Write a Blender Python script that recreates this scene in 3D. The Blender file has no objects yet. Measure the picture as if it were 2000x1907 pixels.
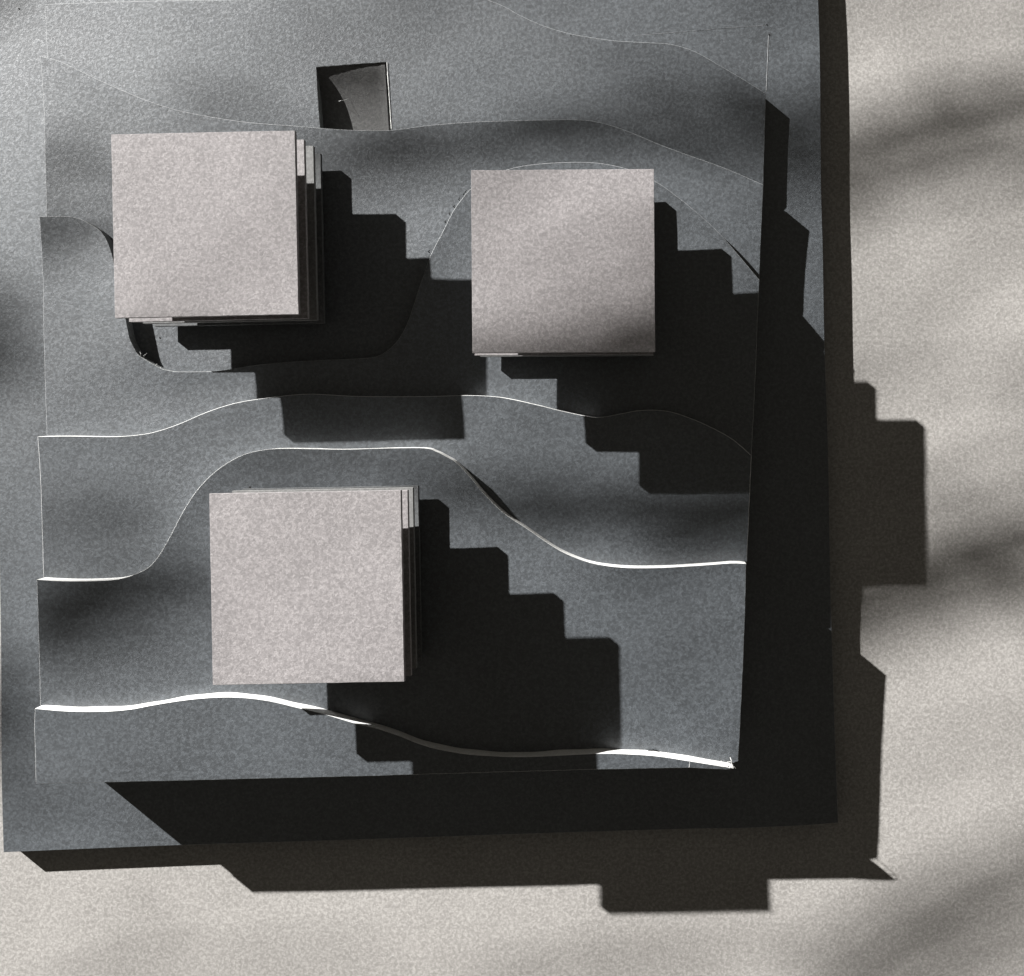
import bpy, bmesh, math, random
from mathutils import Vector, Matrix
from mathutils.geometry import tessellate_polygon, delaunay_2d_cdt
from mathutils import noise as mnoise

# ------------------------------------------------------------------ measures
# photo pixels at the level of the base board's top -> metres; heights "u" are
# fractions of the camera's height above that board
K = 0.000157                    # metres per photo pixel on the base board
NX, NY = 1237.0, 836.4          # point of the photograph straight below the lens
DPX = 2400.0                    # camera height above the board, in photo pixels
DM = DPX * K
UG = 0.0157                     # board thickness (board top above the ground)
ZB = UG * DM
SX, SY = 4078.1, 3336.8         # shadow offset in pixels for a height of one camera height
U = [0.0, 0.0121, 0.0225, 0.0328, 0.0429, 0.0560, 0.0667]   # tops of the stacked sheets

def w(x, y, u=0.0):
    """photo pixel lying on the level u -> world point"""
    return Vector(((x - NX) * (1 - u) * K, -(y - NY) * (1 - u) * K, ZB + u * DM))

# ------------------------------------------------------------------ camera, light
scene = bpy.context.scene
cam_data = bpy.data.cameras.new("camera")
cam = bpy.data.objects.new("camera", cam_data)
scene.collection.objects.link(cam)
scene.camera = cam
cam.location = (0, 0, ZB + DM)
cam.rotation_euler = (0, 0, 0)
cam_data.sensor_width = 36.0
cam_data.lens = 36.0 * DPX / 2000.0
cam_data.shift_x = (1000 - NX) / 2000.0
cam_data.shift_y = -(953.5 - NY) / 2000.0
cam_data.clip_start = 0.01
cam_data.clip_end = 100

travel = Vector((SX, -SY, -DPX)).normalized()          # the way the sunlight goes
to_sun = -travel
elev = math.asin(to_sun.z)
world = bpy.data.worlds.new("World")
scene.world = world
world.use_nodes = True
wn = world.node_tree.nodes
bg = wn["Background"]                       # dim, slightly warm light thrown back by the room
bg.inputs[0].default_value = (1.0, 0.93, 0.80, 1)
bg.inputs[1].default_value = 0.028

sun_data = bpy.data.lights.new("sun", 'SUN')
sun_data.energy = 5.0
sun_data.angle = math.radians(0.53)
sun_data.color = (1.0, 0.985, 0.965)
sun = bpy.data.objects.new("sun", sun_data)
scene.collection.objects.link(sun)
sun.rotation_euler = to_sun.to_track_quat('Z', 'Y').to_euler()
sun.location = to_sun * 4

vs = scene.view_settings
vs.view_transform = 'Standard'
vs.look = 'None'
vs.gamma = 1.0
vs.use_curve_mapping = False
vs.exposure = 1.62

# ------------------------------------------------------------------ materials
def paper(name, dark, light, rough=0.6, spec=0.5, bump=0.5, fscale=1.0, contrast=1.0, specks=0.0):
    """card with pressed fibres: curly strands, mottling and a felt-like relief"""
    m = bpy.data.materials.new(name)
    m.use_nodes = True
    nt = m.node_tree
    N, L = nt.nodes, nt.links
    b = N["Principled BSDF"]
    tc = N.new("ShaderNodeTexCoord")
    oi = N.new("ShaderNodeObjectInfo")
    off = N.new("ShaderNodeVectorMath"); off.operation = 'MULTIPLY_ADD'
    off.inputs[1].default_value = (1, 1, 1)
    sc = N.new("ShaderNodeVectorMath"); sc.operation = 'SCALE'
    comb = N.new("ShaderNodeCombineXYZ")
    L.new(oi.outputs["Random"], comb.inputs[0]); L.new(oi.outputs["Random"], comb.inputs[1])
    L.new(comb.outputs[0], sc.inputs[0]); sc.inputs["Scale"].default_value = 3.7
    L.new(tc.outputs["Object"], off.inputs[0]); L.new(sc.outputs[0], off.inputs[2])
    vec = off.outputs[0]
    def noise(scale, detail=3, dist=0.0, typ='FBM', rough_=0.55):
        n = N.new("ShaderNodeTexNoise")
        n.noise_type = typ
        n.inputs["Scale"].default_value = scale
        n.inputs["Detail"].default_value = detail
        n.inputs["Roughness"].default_value = rough_
        n.inputs["Distortion"].default_value = dist
        L.new(vec, n.inputs["Vector"])
        return n.outputs["Fac"]
    def rng(src, a, c, lo=0.0, hi=1.0):
        r = N.new("ShaderNodeMapRange")
        r.inputs["From Min"].default_value = a; r.inputs["From Max"].default_value = c
        r.inputs["To Min"].default_value = lo; r.inputs["To Max"].default_value = hi
        L.new(src, r.inputs["Value"])
        return r.outputs[0]
    def math_(op, a, c):
        r = N.new("ShaderNodeMath"); r.operation = op
        for i, v in enumerate((a, c)):
            if isinstance(v, (int, float)): r.inputs[i].default_value = v
            else: L.new(v, r.inputs[i])
        return r.outputs[0]
    # short pressed fibres: thin ridges of a warped noise, broken up by a second one, over a felt-like grain
    s1 = math_('ABSOLUTE', math_('SUBTRACT', noise(560 * fscale, 2.0, 1.2), 0.5), 0)
    s1 = rng(s1, 0.0, 0.05, 1.0, 0.0)
    s2 = math_('ABSOLUTE', math_('SUBTRACT', noise(900 * fscale, 1.5, 1.6), 0.51), 0)
    s2 = rng(s2, 0.0, 0.06, 1.0, 0.0)
    brk = rng(noise(620 * fscale, 2, 0.4), 0.42, 0.60)
    strands = math_('MULTIPLY', math_('MAXIMUM', s1, s2), brk)
    mott = rng(noise(620 * fscale, 3, 0.8, rough_=0.7), 0.34, 0.66)
    cloud = rng(noise(30, 4, 0.4), 0.3, 0.7)
    fac = math_('ADD', math_('MULTIPLY', strands, 0.24 * contrast), math_('MULTIPLY', mott, 0.26))
    fac = math_('ADD', math_('ADD', fac, 0.15), math_('MULTIPLY', cloud, 0.12))
    mix = N.new("ShaderNodeMix"); mix.data_type = 'RGBA'
    mix.inputs["A"].default_value = (*dark, 1); mix.inputs["B"].default_value = (*light, 1)
    L.new(fac, mix.inputs["Factor"])
    col = mix.outputs["Result"]
    if specks:
        v = N.new("ShaderNodeTexVoronoi"); v.inputs["Scale"].default_value = 130
        L.new(vec, v.inputs["Vector"])
        spk = rng(v.outputs["Distance"], 0.03, 0.06, 1.0, 0.0)
        mx2 = N.new("ShaderNodeMix"); mx2.data_type = 'RGBA'
        L.new(math_('MULTIPLY', spk, specks), mx2.inputs["Factor"])
        L.new(col, mx2.inputs["A"]); mx2.inputs["B"].default_value = (0.75, 0.75, 0.72, 1)
        col = mx2.outputs["Result"]
    L.new(col, b.inputs["Base Color"])
    b.inputs["Roughness"].default_value = rough
    b.inputs["Specular IOR Level"].default_value = spec
    relief = math_('ADD', math_('MULTIPLY', strands, 0.5), math_('MULTIPLY', noise(800 * fscale, 3, 0.6), 1.0))
    bp = N.new("ShaderNodeBump")
    bp.inputs["Strength"].default_value = bump
    bp.inputs["Distance"].default_value = 0.00022
    L.new(relief, bp.inputs["Height"])
    L.new(bp.outputs[0], b.inputs["Normal"])
    return m

FS = 1.7
M_dark = paper("dark_card", (0.0115, 0.0135, 0.0155), (0.109, 0.123, 0.137), rough=0.5, spec=1.0, bump=0.22, contrast=1.3, fscale=FS)
M_core = paper("pale_card_core", (0.62, 0.62, 0.61), (0.85, 0.85, 0.83), rough=0.9, spec=0.2, bump=0.3, fscale=FS)
M_edge = paper("grey_card_core", (0.10, 0.105, 0.105), (0.30, 0.31, 0.31), rough=0.9, spec=0.2, bump=0.3, fscale=FS)
M_rim = paper("worn_card_rim", (0.34, 0.345, 0.345), (0.66, 0.67, 0.67), rough=0.9, spec=0.2, bump=0.2, fscale=FS)
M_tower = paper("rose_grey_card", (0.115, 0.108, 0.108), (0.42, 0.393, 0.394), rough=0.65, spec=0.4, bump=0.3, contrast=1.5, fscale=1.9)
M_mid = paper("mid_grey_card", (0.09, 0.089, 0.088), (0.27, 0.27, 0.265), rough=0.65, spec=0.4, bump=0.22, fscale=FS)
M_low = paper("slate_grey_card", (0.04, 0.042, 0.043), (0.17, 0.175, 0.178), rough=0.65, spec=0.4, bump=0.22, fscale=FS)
M_ground = paper("grey_brown_card", (0.145, 0.138, 0.129), (0.49, 0.471, 0.449), rough=0.65, spec=0.4, bump=0.22, contrast=1.3, fscale=FS)
def plain(name, col, rough=0.7):
    m = bpy.data.materials.new(name); m.use_nodes = True
    nt = m.node_tree; b = nt.nodes["Principled BSDF"]
    n = nt.nodes.new("ShaderNodeTexNoise"); n.inputs["Scale"].default_value = 900
    r = nt.nodes.new("ShaderNodeMix"); r.data_type = 'RGBA'
    r.inputs["A"].default_value = (*[c * .7 for c in col], 1); r.inputs["B"].default_value = (*[min(1, c * 1.3) for c in col], 1)
    nt.links.new(n.outputs["Fac"], r.inputs["Factor"]); nt.links.new(r.outputs["Result"], b.inputs["Base Color"])
    b.inputs["Roughness"].default_value = rough
    return m
M_hole = plain("pin_hole_black", (0.006, 0.006, 0.006))
M_fibre = plain("paper_fibre", (0.62, 0.62, 0.60))
M_leaf = plain("green_leaf", (0.06, 0.11, 0.03), 0.5)
M_bark = plain("brown_bark", (0.09, 0.06, 0.04), 0.9)

# ------------------------------------------------------------------ helpers
col = scene.collection
def link(name, me, mats, parent=None):
    o = bpy.data.objects.new(name, me)
    for m in mats: me.materials.append(m)
    col.objects.link(o)
    if parent: o.parent = parent
    return o
def tag(o, label=None, cat=None, group=None, kind=None):
    for k, v in (("label", label), ("category", cat), ("group", group), ("kind", kind)):
        if v: o[k] = v
    return o
def empty(name, loc=(0, 0, 0)):
    o = bpy.data.objects.new(name, None); o.location = loc; o.empty_display_size = 0.01
    col.objects.link(o); return o
def smooth(pts, step=4.0):
    """Catmull-Rom through the traced points, resampled about every step pixels"""
    out = []
    n = len(pts)
    for i in range(n - 1):
        p0 = pts[max(i - 1, 0)]; p1 = pts[i]; p2 = pts[i + 1]; p3 = pts[min(i + 2, n - 1)]
        d = math.hypot(p2[0] - p1[0], p2[1] - p1[1])
        m = max(1, int(d / step))
        for k in range(m):
            t = k / m
            f = lambda a, b, c, e: 0.5 * (2 * b + (c - a) * t + (2 * a - 5 * b + 4 * c - e) * t * t + (3 * b - a - 3 * c + e) * t ** 3)
            out.append((f(p0[0], p1[0], p2[0], p3[0]), f(p0[1], p1[1], p2[1], p3[1])))
    out.append(pts[-1])
    return out
def straight(pts, step=12.0, jit=0.0, rnd=None):
    out = []
    for (a, b), (c, d) in zip(pts[:-1], pts[1:]):
        m = max(1, int(math.hypot(c - a, d - b) / step))
        for k in range(m):
            t = k / m
            j = rnd.uniform(-jit, jit) if rnd and (out and k) else 0
            out.append((a + (c - a) * t + j, b + (d - b) * t + j))
    out.append(pts[-1])
    return out
def slab(name, top, z1, z0, parent, mats, holes=(), flare=None, wall_mat=1, inner=(), height=None, bevel=0.0):
    """sheet: outline top (world xy) at z1 (+height), a worn top edge, walls down to z0; flare pushes the foot outward.
    inner points let the top surface bend"""
    bm = bmesh.new()
    rings = [top] + list(holes)
    hz = height or (lambda x, y: 0.0)
    pts, edges, low = [], [], []
    for r, ring in enumerate(rings):
        n = len(ring); start = len(pts); wall = []
        for i, (x, y) in enumerate(ring):
            q = ring[(i + 1) % n]; p = ring[i - 1]
            tx, ty = q[0] - p[0], q[1] - p[1]
            l = math.hypot(tx, ty) or 1
            nx, ny = -ty / l, tx / l                     # outward for the outline's direction of travel
            if r: nx, ny = -nx, -ny
            pts.append((x - nx * bevel, y - ny * bevel))
            f = flare(r, i) if flare else 0
            wall.append(((x, y, z1 + hz(x, y) - bevel), (x + nx * f, y + ny * f, z0)))
        edges += [(start + i, start + (i + 1) % n) for i in range(n)]
        low.append(wall)
    nb = len(pts)
    if inner:
        out = delaunay_2d_cdt([Vector(p) for p in pts + list(inner)], edges, [], 1, 1e-8)
        ov, oe, of, orig = out[0], out[1], out[2], out[3]
        vt = [bm.verts.new((v[0], v[1], z1 + hz(v[0], v[1]))) for v in ov]
        back = {}
        for k, os_ in enumerate(orig):
            for o_ in os_: back.setdefault(o_, k)
        def in_ring(p, ring):
            c = False; j = len(ring) - 1
            for k in range(len(ring)):
                (x1, y1), (x2, y2) = ring[k], ring[j]
                if (y1 > p[1]) != (y2 > p[1]) and p[0] < (x2 - x1) * (p[1] - y1) / (y2 - y1) + x1: c = not c
                j = k
            return c
        for f in of:
            cen = (sum(ov[i][0] for i in f) / len(f), sum(ov[i][1] for i in f) / len(f))
            if any(in_ring(cen, h_) for h_ in holes): continue
            try: bm.faces.new([vt[i] for i in f])
            except ValueError: pass
        ring_t = [vt[back[i]] for i in range(nb)]
    else:
        ring_t = [bm.verts.new((x, y, z1 + hz(x, y))) for x, y in pts]
        off = 0
        for tri in tessellate_polygon([[Vector((x, y, 0)) for x, y in ([pts[k] for k in range(sum(len(q) for q in rings[:r]), sum(len(q) for q in rings[:r + 1]))])] for r in range(len(rings))]):
            try: bm.faces.new([ring_t[i] for i in tri])
            except ValueError: pass
    k0 = 0; foots = []
    for r, wall in enumerate(low):
        n = len(wall)
        mid = [bm.verts.new(p) for p, _ in wall] if bevel else [ring_t[k0 + i] for i in range(n)]
        foot = [bm.verts.new(q) for _, q in wall]
        foots.append(foot)
        for i in range(n):
            j = (i + 1) % n
            if bevel:
                try:
                    fc = bm.faces.new((ring_t[k0 + i], ring_t[k0 + j], mid[j], mid[i])); fc.material_index = min(len(mats) - 1, 2)
                except ValueError: pass
            fc = bm.faces.new((mid[i], mid[j], foot[j], foot[i])); fc.material_index = wall_mat
        k0 += n
    flat_b = [v for f in foots for v in f]
    for tri in tessellate_polygon([[Vector((v.co.x, v.co.y, 0)) for v in f] for f in foots]):
        try: bm.faces.new([flat_b[i] for i in tri])
        except ValueError: pass
    bmesh.ops.recalc_face_normals(bm, faces=bm.faces[:])
    if inner:
        for f in bm.faces:
            if height and abs(f.normal.z) > 0.9: f.smooth = True
        for e in bm.edges:
            if len(e.link_faces) != 2 or e.calc_face_angle(0) > 0.35: e.smooth = False
    me = bpy.data.meshes.new(name); bm.to_mesh(me); bm.free()
    return link(name, me, mats, parent)
def xy(pts, u): return [tuple(w(x, y, u)[:2]) for x, y in pts]

rnd = random.Random(7)
# ------------------------------------------------------------------ ground
bm = bmesh.new()
bmesh.ops.create_grid(bm, x_segments=4, y_segments=4, size=3.0)
me = bpy.data.meshes.new("ground"); bm.to_mesh(me); bm.free()
ground = tag(link("ground", me, [M_ground]), kind="structure",
             label="pale grey brown card sheet lying under the dark model", cat="ground")

# ------------------------------------------------------------------ the terrain model
model = empty("terrain_model", (0, 0, 0))
tag(model, "dark grey stepped card terrain model with pale cut contour edges on a board", "model")

hole_px = [(617, 131), (755, 121), (764.5, 256), (625, 256)]
hole_k1 = straight(hole_px + hole_px[:1], 8, 0.5, rnd)[:-1]
hole_xy = xy(hole_k1, U[1])
hole_base = xy([(615, 129), (757, 119), (767, 262), (623, 262)], U[1])

base_px = ([(-28, -130), (1590, -130)] +
           smooth([(1590, -130), (1598, 0), (1602, 149), (1603.5, 354), (1607, 485), (1610.4, 672), (1617, 873), (1621.5, 1134), (1625, 1256), (1631.5, 1461), (1637, 1607)], 10)[1:] +
           smooth([(1637, 1607), (1560, 1613), (1437, 1618), (1350, 1619), (1023, 1629), (675, 1641), (353, 1651), (150, 1659), (7, 1665)], 10)[1:] +
           smooth([(7, 1665), (3, 1500), (1, 1200), (-8, 800), (-20, 300), (-28, -130)], 20)[1:-1])
slab("base_board", xy(base_px, 0), ZB, 0.0002, model, [M_dark, M_dark], holes=[hole_base], bevel=0.00006, inner=[(x * .02 - .15, y * .02 - .1) for x in range(0, 9) for y in range(0, 9)])

# traced contour edges (photo pixels at each sheet's top)
C = {
 1: [(88, 9), (179, 5.5), (300, 2.5), (466, 0), (640, -6), (800, -16), (900, -14), (972, 7.5), (1022, 33.6), (1065, 52), (1112, 66), (1155, 74), (1200, 80), (1249, 83), (1309, 87), (1354, 100), (1398, 124), (1447, 153), (1495.5, 183)],
 2: [(80, 111), (106, 117), (138, 130), (209, 164), (285, 196), (340, 214), (400, 227), (485, 240), (578, 247), (625, 251), (690, 255), (765, 255), (836, 246), (929, 239), (1030, 236), (1116, 234.5), (1166, 239), (1223, 256), (1283, 281), (1342, 303), (1417, 330), (1490.5, 362)],
 3: [(78, 424), (123, 423), (153, 427), (179, 440), (201, 457), (217, 489), (231, 550), (248, 631), (254, 660), (260, 674), (270, 692), (282, 701), (302, 713), (318, 721), (335, 725), (352, 726.6), (411, 726), (455, 721), (500, 714), (560, 708), (630, 704), (700, 701), (739, 696), (766, 678), (784, 656), (800, 622), (824, 549), (843, 497), (866, 452), (884, 416), (903, 389), (921, 369), (960, 344), (1007, 328), (1060, 320.5), (1127, 317.5), (1180, 321), (1235, 334), (1283, 357), (1324, 386), (1361, 416), (1410, 462), (1482.5, 547)],
 4: [(74, 853), (131, 852), (224, 853), (276, 849), (310, 842), (351, 828), (395, 809), (437, 794), (478, 784), (541, 775), (597, 770), (634, 771), (690, 774), (762, 775), (837, 774.5), (915, 772.5), (967, 775), (1004, 781), (1053, 792), (1098, 803), (1146, 813), (1172, 815.5), (1210, 809), (1247, 802.5), (1284, 801.5), (1315, 806), (1358, 821), (1399, 840), (1433, 860), (1467.5, 890)],
 5: [(73, 1132), (131, 1135), (205, 1134), (239, 1130), (269, 1120), (291, 1108), (310, 1087), (332, 1050), (354, 1008), (373, 976), (395, 947), (422, 921), (451, 901), (478, 888), (507, 880.5), (545, 876.5), (610, 877), (672, 878), (762, 875.5), (829, 875.5), (852, 882), (874, 893), (893, 905), (919, 933), (948.5, 968), (986, 1003.5), (1027, 1031), (1072, 1062), (1105, 1081), (1146, 1097), (1184, 1105), (1228, 1109), (1284, 1109), (1325, 1107), (1381, 1103.5), (1429, 1100), (1457, 1101)],
 6: [(69, 1384), (131, 1389), (201, 1389.5), (254, 1385.5), (298, 1377.5), (354, 1368.5), (410, 1363), (455, 1362), (496, 1365), (534, 1371), (578, 1381.5), (634, 1395), (695, 1413), (740, 1424), (781, 1438), (822, 1454), (859, 1464), (911, 1473), (967, 1477), (1023, 1478.5), (1098, 1475.5), (1172, 1472), (1228, 1473), (1284, 1477), (1343, 1486), (1399, 1495), (1433, 1501)],
}
LEFT = {1: [(88, 9), (90.5, 71), (92.5, 110)], 2: [(80, 111), (86.5, 224), (91, 422)], 3: [(78, 424), (84, 560), (85, 637), (91.4, 850)],
        4: [(74, 853), (80, 973), (85, 1130)], 5: [(73, 1132), (74.6, 1234), (76.5, 1293), (79, 1382)], 6: [(69, 1384), (67, 1424), (70, 1531)]}
RIGHT = {1: [(1495.5, 183), (1490.7, 360)], 2: [(1490.5, 362), (1482.7, 545)], 3: [(1482.5, 547), (1481, 580), (1476, 724), (1467.7, 888)],
         4: [(1467.5, 890), (1464.5, 963), (1459, 1097)], 5: [(1457, 1101), (1455, 1200), (1451.5, 1293), (1445, 1424), (1441.5, 1487)], 6: []}
BOTTOM = [(1433, 1501), (1418, 1503), (1344, 1499.5), (1172, 1503), (948, 1509), (700, 1516.5), (373, 1524.5), (70, 1531)]

# how far the foot of each slanted cut runs out, widest where it faces the sun
FLARE = {1: 0.0, 2: 0.0, 3: 0.00006, 4: 0.00008, 5: 0.00009, 6: 0.00040}
CURL = {1: 0.0002, 2: 0.0006, 3: 0.0007, 4: 0.0004, 5: 0.0007, 6: 0.0003}
def inside(p, ring):
    x, y = p; c = False; j = len(ring) - 1
    for k in range(len(ring)):
        (x1, y1), (x2, y2) = ring[k], ring[j]
        if (y1 > y) != (y2 > y) and x < (x2 - x1) * (y - y1) / (y2 - y1) + x1: c = not c
        j = k
    return c
for i in range(1, 7):
    top = xy(smooth(C[i], 4), U[i])
    nc = len(top)
    # sides: own visible edge, then the hidden edge under the sheets above, all in plan
    side_r = []
    for j in range(i, 7):
        pts = [w(x, y, U[j])[:2] for x, y in straight(RIGHT[j], 14, 0.35, rnd)] if RIGHT[j] else []
        ins = 0.0004 * (j > i)
        side_r += [(x - ins, y) for x, y in pts]
    ins = 0.0004 * (i < 6)
    bot = [w(x, y, U[6])[:2] for x, y in straight(BOTTOM, 14, 0.3, rnd)]
    if i == 6: bot = bot[1:]
    bot = [(x, y + ins) for x, y in bot]
    side_l = []
    for j in range(6, i - 1, -1):
        pts = [w(x, y, U[j])[:2] for x, y in straight(LEFT[j][::-1], 14, 0.3, rnd)]
        insl = 0.0004 * (j > i)
        side_l += [(x + insl, y) for x, y in pts]
    ring = top + side_r[1:] + bot + side_l[1:-1]
    clean = [ring[0]]
    for p in ring[1:]:
        if math.hypot(p[0] - clean[-1][0], p[1] - clean[-1][1]) > 2e-5: clean.append(p)
    fl = FLARE[i]
    seed = random.Random(i)
    ph = [seed.uniform(0, 6) for _ in range(3)]
    clean_ref = clean
    def flare(r, k, i_=i, fl=fl, nc=nc, ph=ph):
        if r or k == 0 or k >= nc - 1: return 0
        q = clean_ref[min(k + 1, nc - 1)]; p = clean_ref[k - 1]
        tx, ty = q[0] - p[0], q[1] - p[1]; l = math.hypot(tx, ty) or 1
        toward = max(0.0, (-ty * to_sun.x + tx * to_sun.y) / l)  # foot widened by sun direction: lit edges are put into the shape
        return (min(1, toward * 1.6) if i_ != 4 else .4 + .6 * min(1, toward * 1.6)) * fl * (1 + .35 * math.sin(k * .11 + ph[0]) + .2 * math.sin(k * .31 + ph[1])) * min(1, k / 3, (nc - 1 - k) / 3)
    edge = top
    nxt = [w(x, y, U[i + 1])[:2] for x, y in smooth(C[i + 1], 8)] if i < 6 else None
    prof_e = sorted(top); prof_n = sorted(nxt) if nxt else None
    def near(p, line):
        return min((p[0] - q[0]) ** 2 + (p[1] - q[1]) ** 2 for q in line) ** .5
    def below(p, line, mar):
        """True where p lies south of the line by more than mar"""
        best = min(line, key=lambda q: abs(q[0] - p[0]))
        return p[1] < best[1] - mar
    coarse = top[::3]
    cache = {}
    def height(x, y, i=i, coarse=coarse, nxt=nxt):
        key = (round(x, 7), round(y, 7))
        if key in cache: return cache[key]
        d = near((x, y), coarse)
        lift = CURL[i] * (0.75 + 0.5 * mnoise.noise(Vector((x * 22, y * 22, i * 3.1))))
        h = lift * max(0.0, 1 - d / 0.0150) ** 2
        wv = 0.00022 * mnoise.noise(Vector((x * 30, y * 38, 5.0 + i))) - 0.00008
        fade = 1.0
        if nxt:
            dn = near((x, y), nxt[::2])
            fade = min(1.0, max(0.0, (dn - 0.001) / 0.012))
            if below((x, y), nxt, 0.0): fade = 0.0
        v = (h + wv) * fade - (0.00004 if fade < 0.02 else 0)
        cache[key] = v
        return v
    inner = []
    g = 0.0017
    xs0, xs1 = min(p[0] for p in clean), max(p[0] for p in clean)
    ys0, ys1 = min(p[1] for p in clean), max(p[1] for p in clean)
    yy = ys0 + g
    while yy < ys1:
        xx = xs0 + g * (1 + .5 * (int((yy - ys0) / g) % 2))
        while xx < xs1 - g:
            p = (xx, yy)
            if not (nxt and below(p, nxt, 0.004)) and inside(p, clean) and near(p, clean[::2]) > g * .55 and not (i == 1 and near(p, hole_xy) < g) and not (i == 1 and inside(p, hole_xy)):
                inner.append(p)
            xx += g
        yy += g
    slab("contour_layer", clean, ZB + U[i] * DM, ZB + U[i - 1] * DM + (0.00003), model, [M_dark, M_core if i > 3 else M_edge, M_core if i > 3 else M_rim],
         holes=[hole_xy] if i == 1 else (), flare=flare, inner=inner, height=height, bevel=0.00008 if i == 4 else 0.00005)

# curled strip seen down in the square cut-out: shallow at its far end, sinking towards the step
prof = [(120, .0010), (126, .0016), (137, .0030), (155, .0060), (170, .0084), (197, .0116), (225, .0136), (254, .0148), (262, .0150)]
bm = bmesh.new()
rows = []
ps = smooth(prof, 4)
for y, d in ps:
    u = U[1] - d
    rows.append([bm.verts.new(w(614 + (y - 118) * .06 + k * 19.6, y, u)) for k in range(8)])
for a, b in zip(rows[:-1], rows[1:]):
    for k in range(7): bm.faces.new((a[k], a[k + 1], b[k + 1], b[k]))
ret = bmesh.ops.solidify(bm, geom=bm.faces[:], thickness=0.0003)
bmesh.ops.recalc_face_normals(bm, faces=bm.faces[:])
me = bpy.data.meshes.new("sunken_strip"); bm.to_mesh(me); bm.free()
for p in me.polygons: p.use_smooth = True
tag(link("sunken_strip", me, [M_mid], model), "curled dark card strip sinking inside the square cut-out")

# ------------------------------------------------------------------ slab towers
THK = 0.0050 * DM
def tower(px, py, size, rot, lvl, hs, shifts, label):
    root = empty("slab_tower", (px * K, -py * K, ZB + U[lvl] * DM))
    tag(root, label, "tower", "square slab towers on the terrain model")
    root.rotation_euler = (0, 0, -rot)
    z0 = ZB + U[lvl] * DM
    s = size * K / 2
    prev = 0.0
    for k, h in enumerate(hs):
        zt = ZB + h * DM - z0
        ox, oy = shifts[k]
        outl = []
        r2 = random.Random(int(px) * 10 + k)
        cs = [(-s, s), (s, s), (s, -s), (-s, -s)]
        for (a, b), (c, d) in zip(cs, cs[1:] + cs[:1]):
            for q in range(24):
                t = q / 24
                j = r2.uniform(-1, 1) * 0.000035 if q else 0
                x, y = a + (c - a) * t, b + (d - b) * t
                outl.append((x * (1 + j / s) + ox * K, y * (1 + j / s) - oy * K))
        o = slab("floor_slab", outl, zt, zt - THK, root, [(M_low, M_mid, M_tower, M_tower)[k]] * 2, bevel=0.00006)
        # recessed core block that carries this slab
        cw = s * 0.55
        slab("core_block", [(-cw, cw), (cw, cw), (cw, -cw), (-cw, -cw)], zt - THK - 0.00002, prev + 0.00002, root, [M_tower, M_tower])
        prev = zt
    return root
tower(-746.0, -354.7, 319.6, -.0209, 2, [.0354, .0600, .0844, .1087], [(0, .2), (2, -.4), (.5, 1.9), (0, 0)],
      "rose grey square slab tower standing in the hollow of a contour beside the square cut-out")
tower(-120.9, -287.7, 315, -.0066, 3, [.0450, .0704, .0950, .1180], [(-2.9, -4), (-.7, -.5), (-3, .8), (0, 0)],
      "rose grey square slab tower on the humped contour, shadow stepping off the board's long edge")
tower(-545.3, 266.5, 319.6, -.0184, 5, [.0685, .0951, .1201, .1451], [(-3.1, 1), (-1.1, 1.3), (.4, 2.8), (0, 0)],
      "rose grey square slab tower on the broad step just above the brightest white contour edge")

# ------------------------------------------------------------------ unseen plant, added and shaped to shade the cards
# soft streaks of shade on the cards: both ends in photo pixels, level they fall on, breadth in pixels
BANDS = [(580, 378, 1020, 300, .02, 120, .85), (960, 308, 1530, 280, .015, 140, .8), (1180, 215, 1560, 190, .012, 110, .42), (1500, 312, 1650, 295, 0, 110, .7),
         (1480, 362, 2300, 170, -UG, 135, .8), (1480, 470, 2300, 300, -UG, 50, .7), (1500, 820, 2300, 700, -UG, 60, .35),
         (1480, 1255, 2300, 985, -UG, 150, .92), (1480, 1345, 2300, 1130, -UG, 70, .6), (1500, 1050, 2300, 860, -UG, 60, .4), (1480, 1560, 2300, 1400, -UG, 45, .3),
         (1560, 1960, 2300, 1600, -UG, 150, .75), (1700, 2020, 2300, 1780, -UG, 110, .6), (900, 1960, 1640, 1840, -UG, 80, .45), (100, 1950, 800, 1850, -UG, 60, .35), (1500, 110, 2300, -20, -UG, 45, .35),
         (-120, 715, 110, 645, 0, 220, .85), (-120, 1430, 120, 1365, 0, 230, .8), (-90, 60, 90, -30, 0, 90, .8),
         (30, 500, 270, 450, .03, 95, .95), (40, 378, 260, 330, .02, 95, .7), (10, 1245, 470, 1130, .055, 135, .95), (40, 1330, 390, 1270, .055, 80, .45),
         (40, 1070, 340, 1010, .043, 100, .55), (460, 955, 810, 895, .055, 75, .7), (920, 1025, 1500, 1005, .043, 125, .75), (888, 910, 848, 1045, .055, 48, .8),
         (560, 760, 1660, 690, .118, 120, .5), (330, 205, 600, 238, .012, 38, .7), (-40, 1600, 250, 1560, 0, 60, .4)]
STREAKS = []
for x1, y1, x2, y2, lev, span, dens in BANDS:            # a broad soft band is several narrow leaves side by side
    n = max(1, round(span / 45))
    l = math.hypot(x2 - x1, y2 - y1); nx, ny = -(y2 - y1) / l, (x2 - x1) / l
    for k in range(n):
        o = (k + .5) / n * span - span / 2
        STREAKS.append((x1 + nx * o, y1 + ny * o, x2 + nx * o, y2 + ny * o, lev, span * dens / n, k))
lrnd = random.Random(21)
REACH = 1.35
foot_p = Vector((to_sun.x, to_sun.y, 0)).normalized() * 1.25 + Vector((to_sun.y, -to_sun.x, 0)).normalized() * 0.70
plant = empty("added_shade_plant", foot_p)
tag(plant, "unseen added plant, its long narrow leaves shaped to cast soft streaks of shade", "plant")
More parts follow.
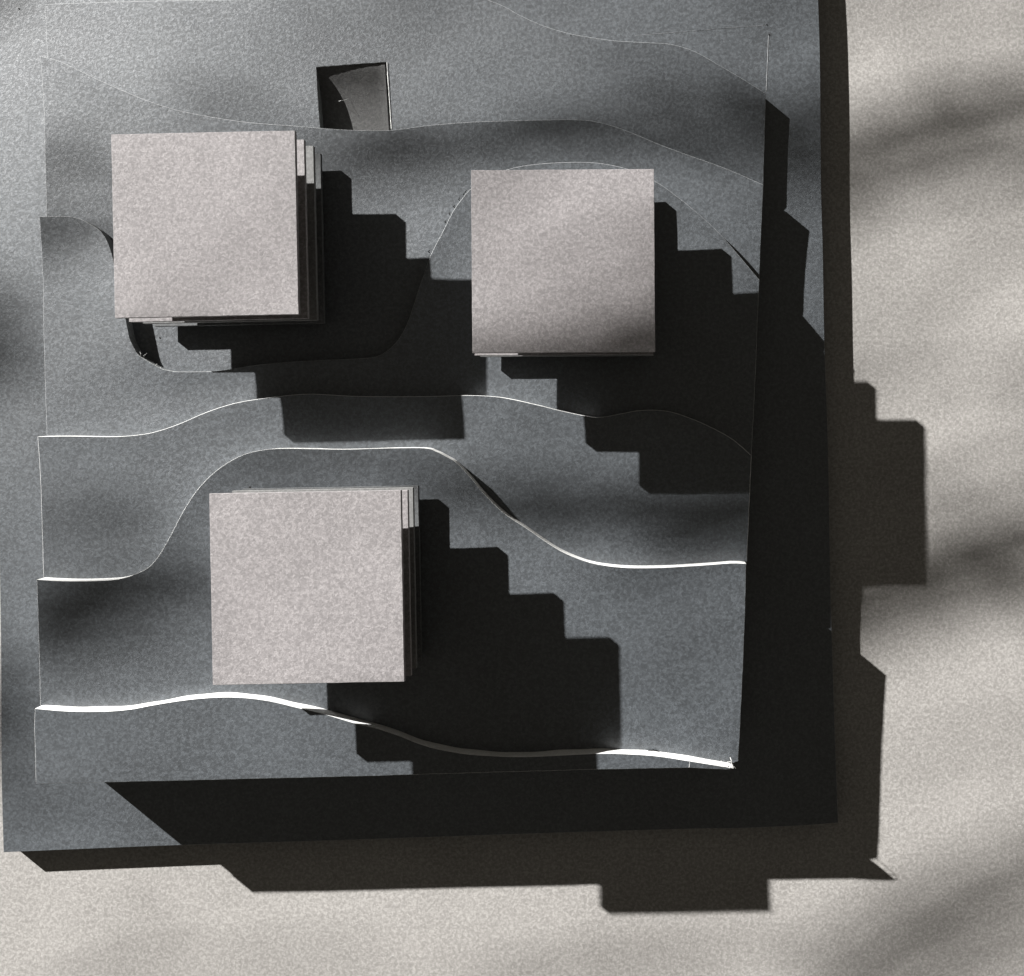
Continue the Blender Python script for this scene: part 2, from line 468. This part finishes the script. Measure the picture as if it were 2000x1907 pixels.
def tube(bm, p, q, r0, r1, n=6):
    d = (q - p).normalized()
    a = d.orthogonal().normalized(); b_ = d.cross(a)
    A = [bm.verts.new(p + (a * math.cos(t) + b_ * math.sin(t)) * r0) for t in [6.2832 * k / n for k in range(n)]]
    B = [bm.verts.new(q + (a * math.cos(t) + b_ * math.sin(t)) * r1) for t in [6.2832 * k / n for k in range(n)]]
    for k in range(n): bm.faces.new((A[k], A[(k + 1) % n], B[(k + 1) % n], B[k]))
joints = [foot_p, foot_p + Vector((.012, .008, .25)), foot_p + Vector((-.006, .004, .45)), foot_p + Vector((.004, 0, .62))]
bm = bmesh.new()
for k in range(3): tube(bm, joints[k] - foot_p, joints[k + 1] - foot_p, .0055 - .0013 * k, .0042 - .0013 * k, 8)
me = bpy.data.meshes.new("stem"); bm.to_mesh(me); bm.free(); link("stem", me, [M_bark], plant)
prevA = None
for x1, y1, x2, y2, lev, br, nth in STREAKS:
    d1 = REACH + lrnd.uniform(-.06, .06); d2 = d1 + lrnd.uniform(-.03, .03)
    A_, B_ = w(x1, y1, lev) + to_sun * d1, w(x2, y2, lev) + to_sun * d2
    ax = (B_ - A_).normalized()
    v = to_sun.cross(ax).normalized()
    pr = v + travel * (v.z / -travel.z)                       # where the breadth lands on the level card
    g2 = (w(x2, y2, lev) - w(x1, y1, lev)).normalized()
    land = (pr - g2 * pr.dot(g2)).length
    half = br * K / land / 2
    fold = to_sun if lrnd.random() < .5 else -to_sun
    bm = bmesh.new(); rows = []
    nseg = 14
    for k in range(nseg + 1):
        t = k / nseg
        sh = max(.05, max(0.0, math.sin(math.pi * t)) ** .4)
        c = A_ + (B_ - A_) * t + Vector((0, 0, -.01)) * math.sin(math.pi * t) * 0.3 - foot_p
        wob = 1 + .08 * math.sin(7 * t + br)
        rows.append([bm.verts.new(c - v * half * sh * wob + fold * half * .25 * sh), bm.verts.new(c), bm.verts.new(c + v * half * sh * wob + fold * half * .25 * sh)])
    for r0, r1 in zip(rows[:-1], rows[1:]):
        for k in range(2): bm.faces.new((r0[k], r0[k + 1], r1[k + 1], r1[k]))
    bmesh.ops.solidify(bm, geom=bm.faces[:], thickness=0.0003)
    bmesh.ops.recalc_face_normals(bm, faces=bm.faces[:])
    me = bpy.data.meshes.new("shade_leaf"); bm.to_mesh(me); bm.free()
    for p in me.polygons: p.use_smooth = True
    link("shade_leaf", me, [M_leaf], plant)
    bm = bmesh.new()
    if nth:                                                   # leaves of one spray share a stalk
        tube(bm, prevA - foot_p, A_ - foot_p, .0003, .0003, 5)
    else:
        start = min(joints[1:], key=lambda q: (q - A_).length)
        midp = (start + A_) / 2 + Vector((0, 0, .012))
        tube(bm, start - foot_p, midp - foot_p, .0005, .0004, 5); tube(bm, midp - foot_p, A_ - foot_p, .0004, .0003, 5)
    prevA = A_
    me = bpy.data.meshes.new("stalk"); bm.to_mesh(me); bm.free(); link("stalk", me, [M_bark], plant)

# ------------------------------------------------------------------ small marks on the cards
def mark_disc(x, y, u, r=0.00024):
    bm = bmesh.new()
    bmesh.ops.create_cone(bm, cap_ends=True, segments=9, radius1=r, radius2=r * .85, depth=0.00006)
    for v in bm.verts: v.co += w(x, y, u) + Vector((0, 0, 0.00012))
    me = bpy.data.meshes.new("pin_hole"); bm.to_mesh(me); bm.free()
    link("pin_hole", me, [M_hole], model)
for x, y, u in ((1115, 70, U[1]), (1497.5, 48.5, 0), (1502, 68, 0), (37, 17, 0), (766.5, 258.5, U[2]), (312, 660, U[2]), (1043, 1051, U[5]), (1054, 798, U[4]), (488, 952, U[5])):
    mark_disc(x, y, u)
def ribbon(name, pts, u, width, hgt, mat):
    """thin raised burr along a scored line"""
    bm = bmesh.new(); rows = []
    P = [w(x, y, u) for x, y in pts]
    for k, p in enumerate(P):
        t = (P[min(k + 1, len(P) - 1)] - P[max(k - 1, 0)]).normalized()
        nrm = Vector((-t.y, t.x, 0))
        ww = width * (.6 + .8 * rnd.random())
        rows.append([bm.verts.new(p - nrm * ww / 2), bm.verts.new(p + Vector((0, 0, hgt))), bm.verts.new(p + nrm * ww / 2)])
    for a, b in zip(rows[:-1], rows[1:]):
        for k in range(2): bm.faces.new((a[k], a[k + 1], b[k + 1], b[k]))
    me = bpy.data.meshes.new(name); bm.to_mesh(me); bm.free()
    return link(name, me, [mat], model)
M_score = plain("scored_card", (0.22, 0.225, 0.23))
ribbon("score_or_rim_line", straight([(1501, 70), (1499, 120), (1496.5, 180)], 6), 0, .00016, .00012, M_score)
ribbon("score_or_rim_line", straight([(1240, 70), (1340, 62), (1420, 55), (1495, 50)], 7), 0, .00010, .00007, M_score)
ribbon("score_or_rim_line", straight([(1347, 1488), (1346, 1499)], 4), U[6], .0003, .0002, M_fibre)
ribbon("score_or_rim_line", straight([(755.5, 121.5), (757.5, 150), (762, 215), (764.5, 252)], 5), U[1] + .0002, .00022, .00010, M_core)  # pale ribbon added for the cut-out's bright sunlit wall rim, not a scored line
def fibre(pts, r=0.00004, mat=None):
    bm = bmesh.new()
    P = [w(x, y, u) for x, y, u in pts]
    for a, b in zip(P[:-1], P[1:]): tube(bm, a, b, r, r * .8, 5)
    me = bpy.data.meshes.new("loose_fibre"); bm.to_mesh(me); bm.free()
    link("loose_fibre", me, [mat or M_fibre], model)
u6 = U[6]
for pts in ([(1408, 1486, u6), (1414, 1492, u6 + .001), (1411, 1498, u6 + .001), (1419, 1499, u6)],
            [(1420, 1489, u6), (1428, 1488, u6 + .001), (1430, 1495, u6 + .0015), (1425, 1501, u6)],
            [(1428, 1501, u6), (1433, 1497, u6 + .001), (1437, 1501, u6 + .0005)],
            [(1426, 1480, u6 - .008), (1429, 1487, u6 + .001), (1430, 1491, u6)]):
    fibre(pts, .00009)
fr = random.Random(5)
for x, y in ((274, 695), (281, 699), (289, 706), (304, 714), (313, 718)):
    a = fr.uniform(-1.0, 2.6); l = fr.uniform(3, 9)
    fibre([(x, y, U[3]), (x + l * .5 * math.cos(a), y - l * .5 * math.sin(a), U[3] + .0006), (x + l * math.cos(a + fr.uniform(-.8, .8)), y - l * math.sin(a + .2), U[3] + .0004)], fr.uniform(.00002, .00005))
for k in range(10):                              # scuffed spot under the cut-out
    x, y = 706 + fr.gauss(0, 9), 275 + fr.gauss(0, 5); a = fr.uniform(0, 6.28); l = fr.uniform(4, 9)
    fibre([(x, y, U[2] + .0001), (x + l * .5 * math.cos(a), y + l * .5 * math.sin(a), U[2] + .0004), (x + l * math.cos(a + .8), y + l * math.sin(a + .8), U[2] + .0001)], .00003, M_score)
fibre([(719, 281, U[2]), (721, 292, U[2] + .0002), (718, 303, U[2] + .0002), (720, 318, U[2])], .00004, M_hole)
fibre([(661, 198, U[1] - .0100), (666, 197, U[1] - .006), (672, 196, U[1] - .0085), (680, 193, U[1] - .0105)], .00005)
for k in range(14):                              # dark crumbs of glue above the bright edge
    x = 1258 + k * 2.4 + fr.uniform(-1, 1); y = 1471 - 5 * math.sin(math.pi * k / 13) + fr.uniform(-1, 1)
    fibre([(x - 2, y, U[5] + .0002), (x, y - 1, U[5] + .0012), (x + 2.5, y + fr.uniform(-1, 1), U[5] + .0004)], .00012, M_hole)
for x, y in ((872, 436), (880, 420), (889, 406), (899, 392), (908, 382), (840, 494), (912, 377)):   # torn crumbs along the hump's edge
    fibre([(x - 1, y, U[3] - .003), (x - 3, y - 2, U[3] - .001), (x - 1, y - 5, U[3] - .003)], .00016, M_hole)
for k in range(70):                              # stray lint on the cards
    x, y = fr.uniform(20, 1990), fr.uniform(20, 1890)
    if not (x > 1665 or y > 1720): continue
    a = fr.uniform(0, 6.28); l = fr.uniform(4, 9)
    fibre([(x, y, -UG + .0001), (x + l * math.cos(a), y + l * math.sin(a), -UG + .0003)], .00004)
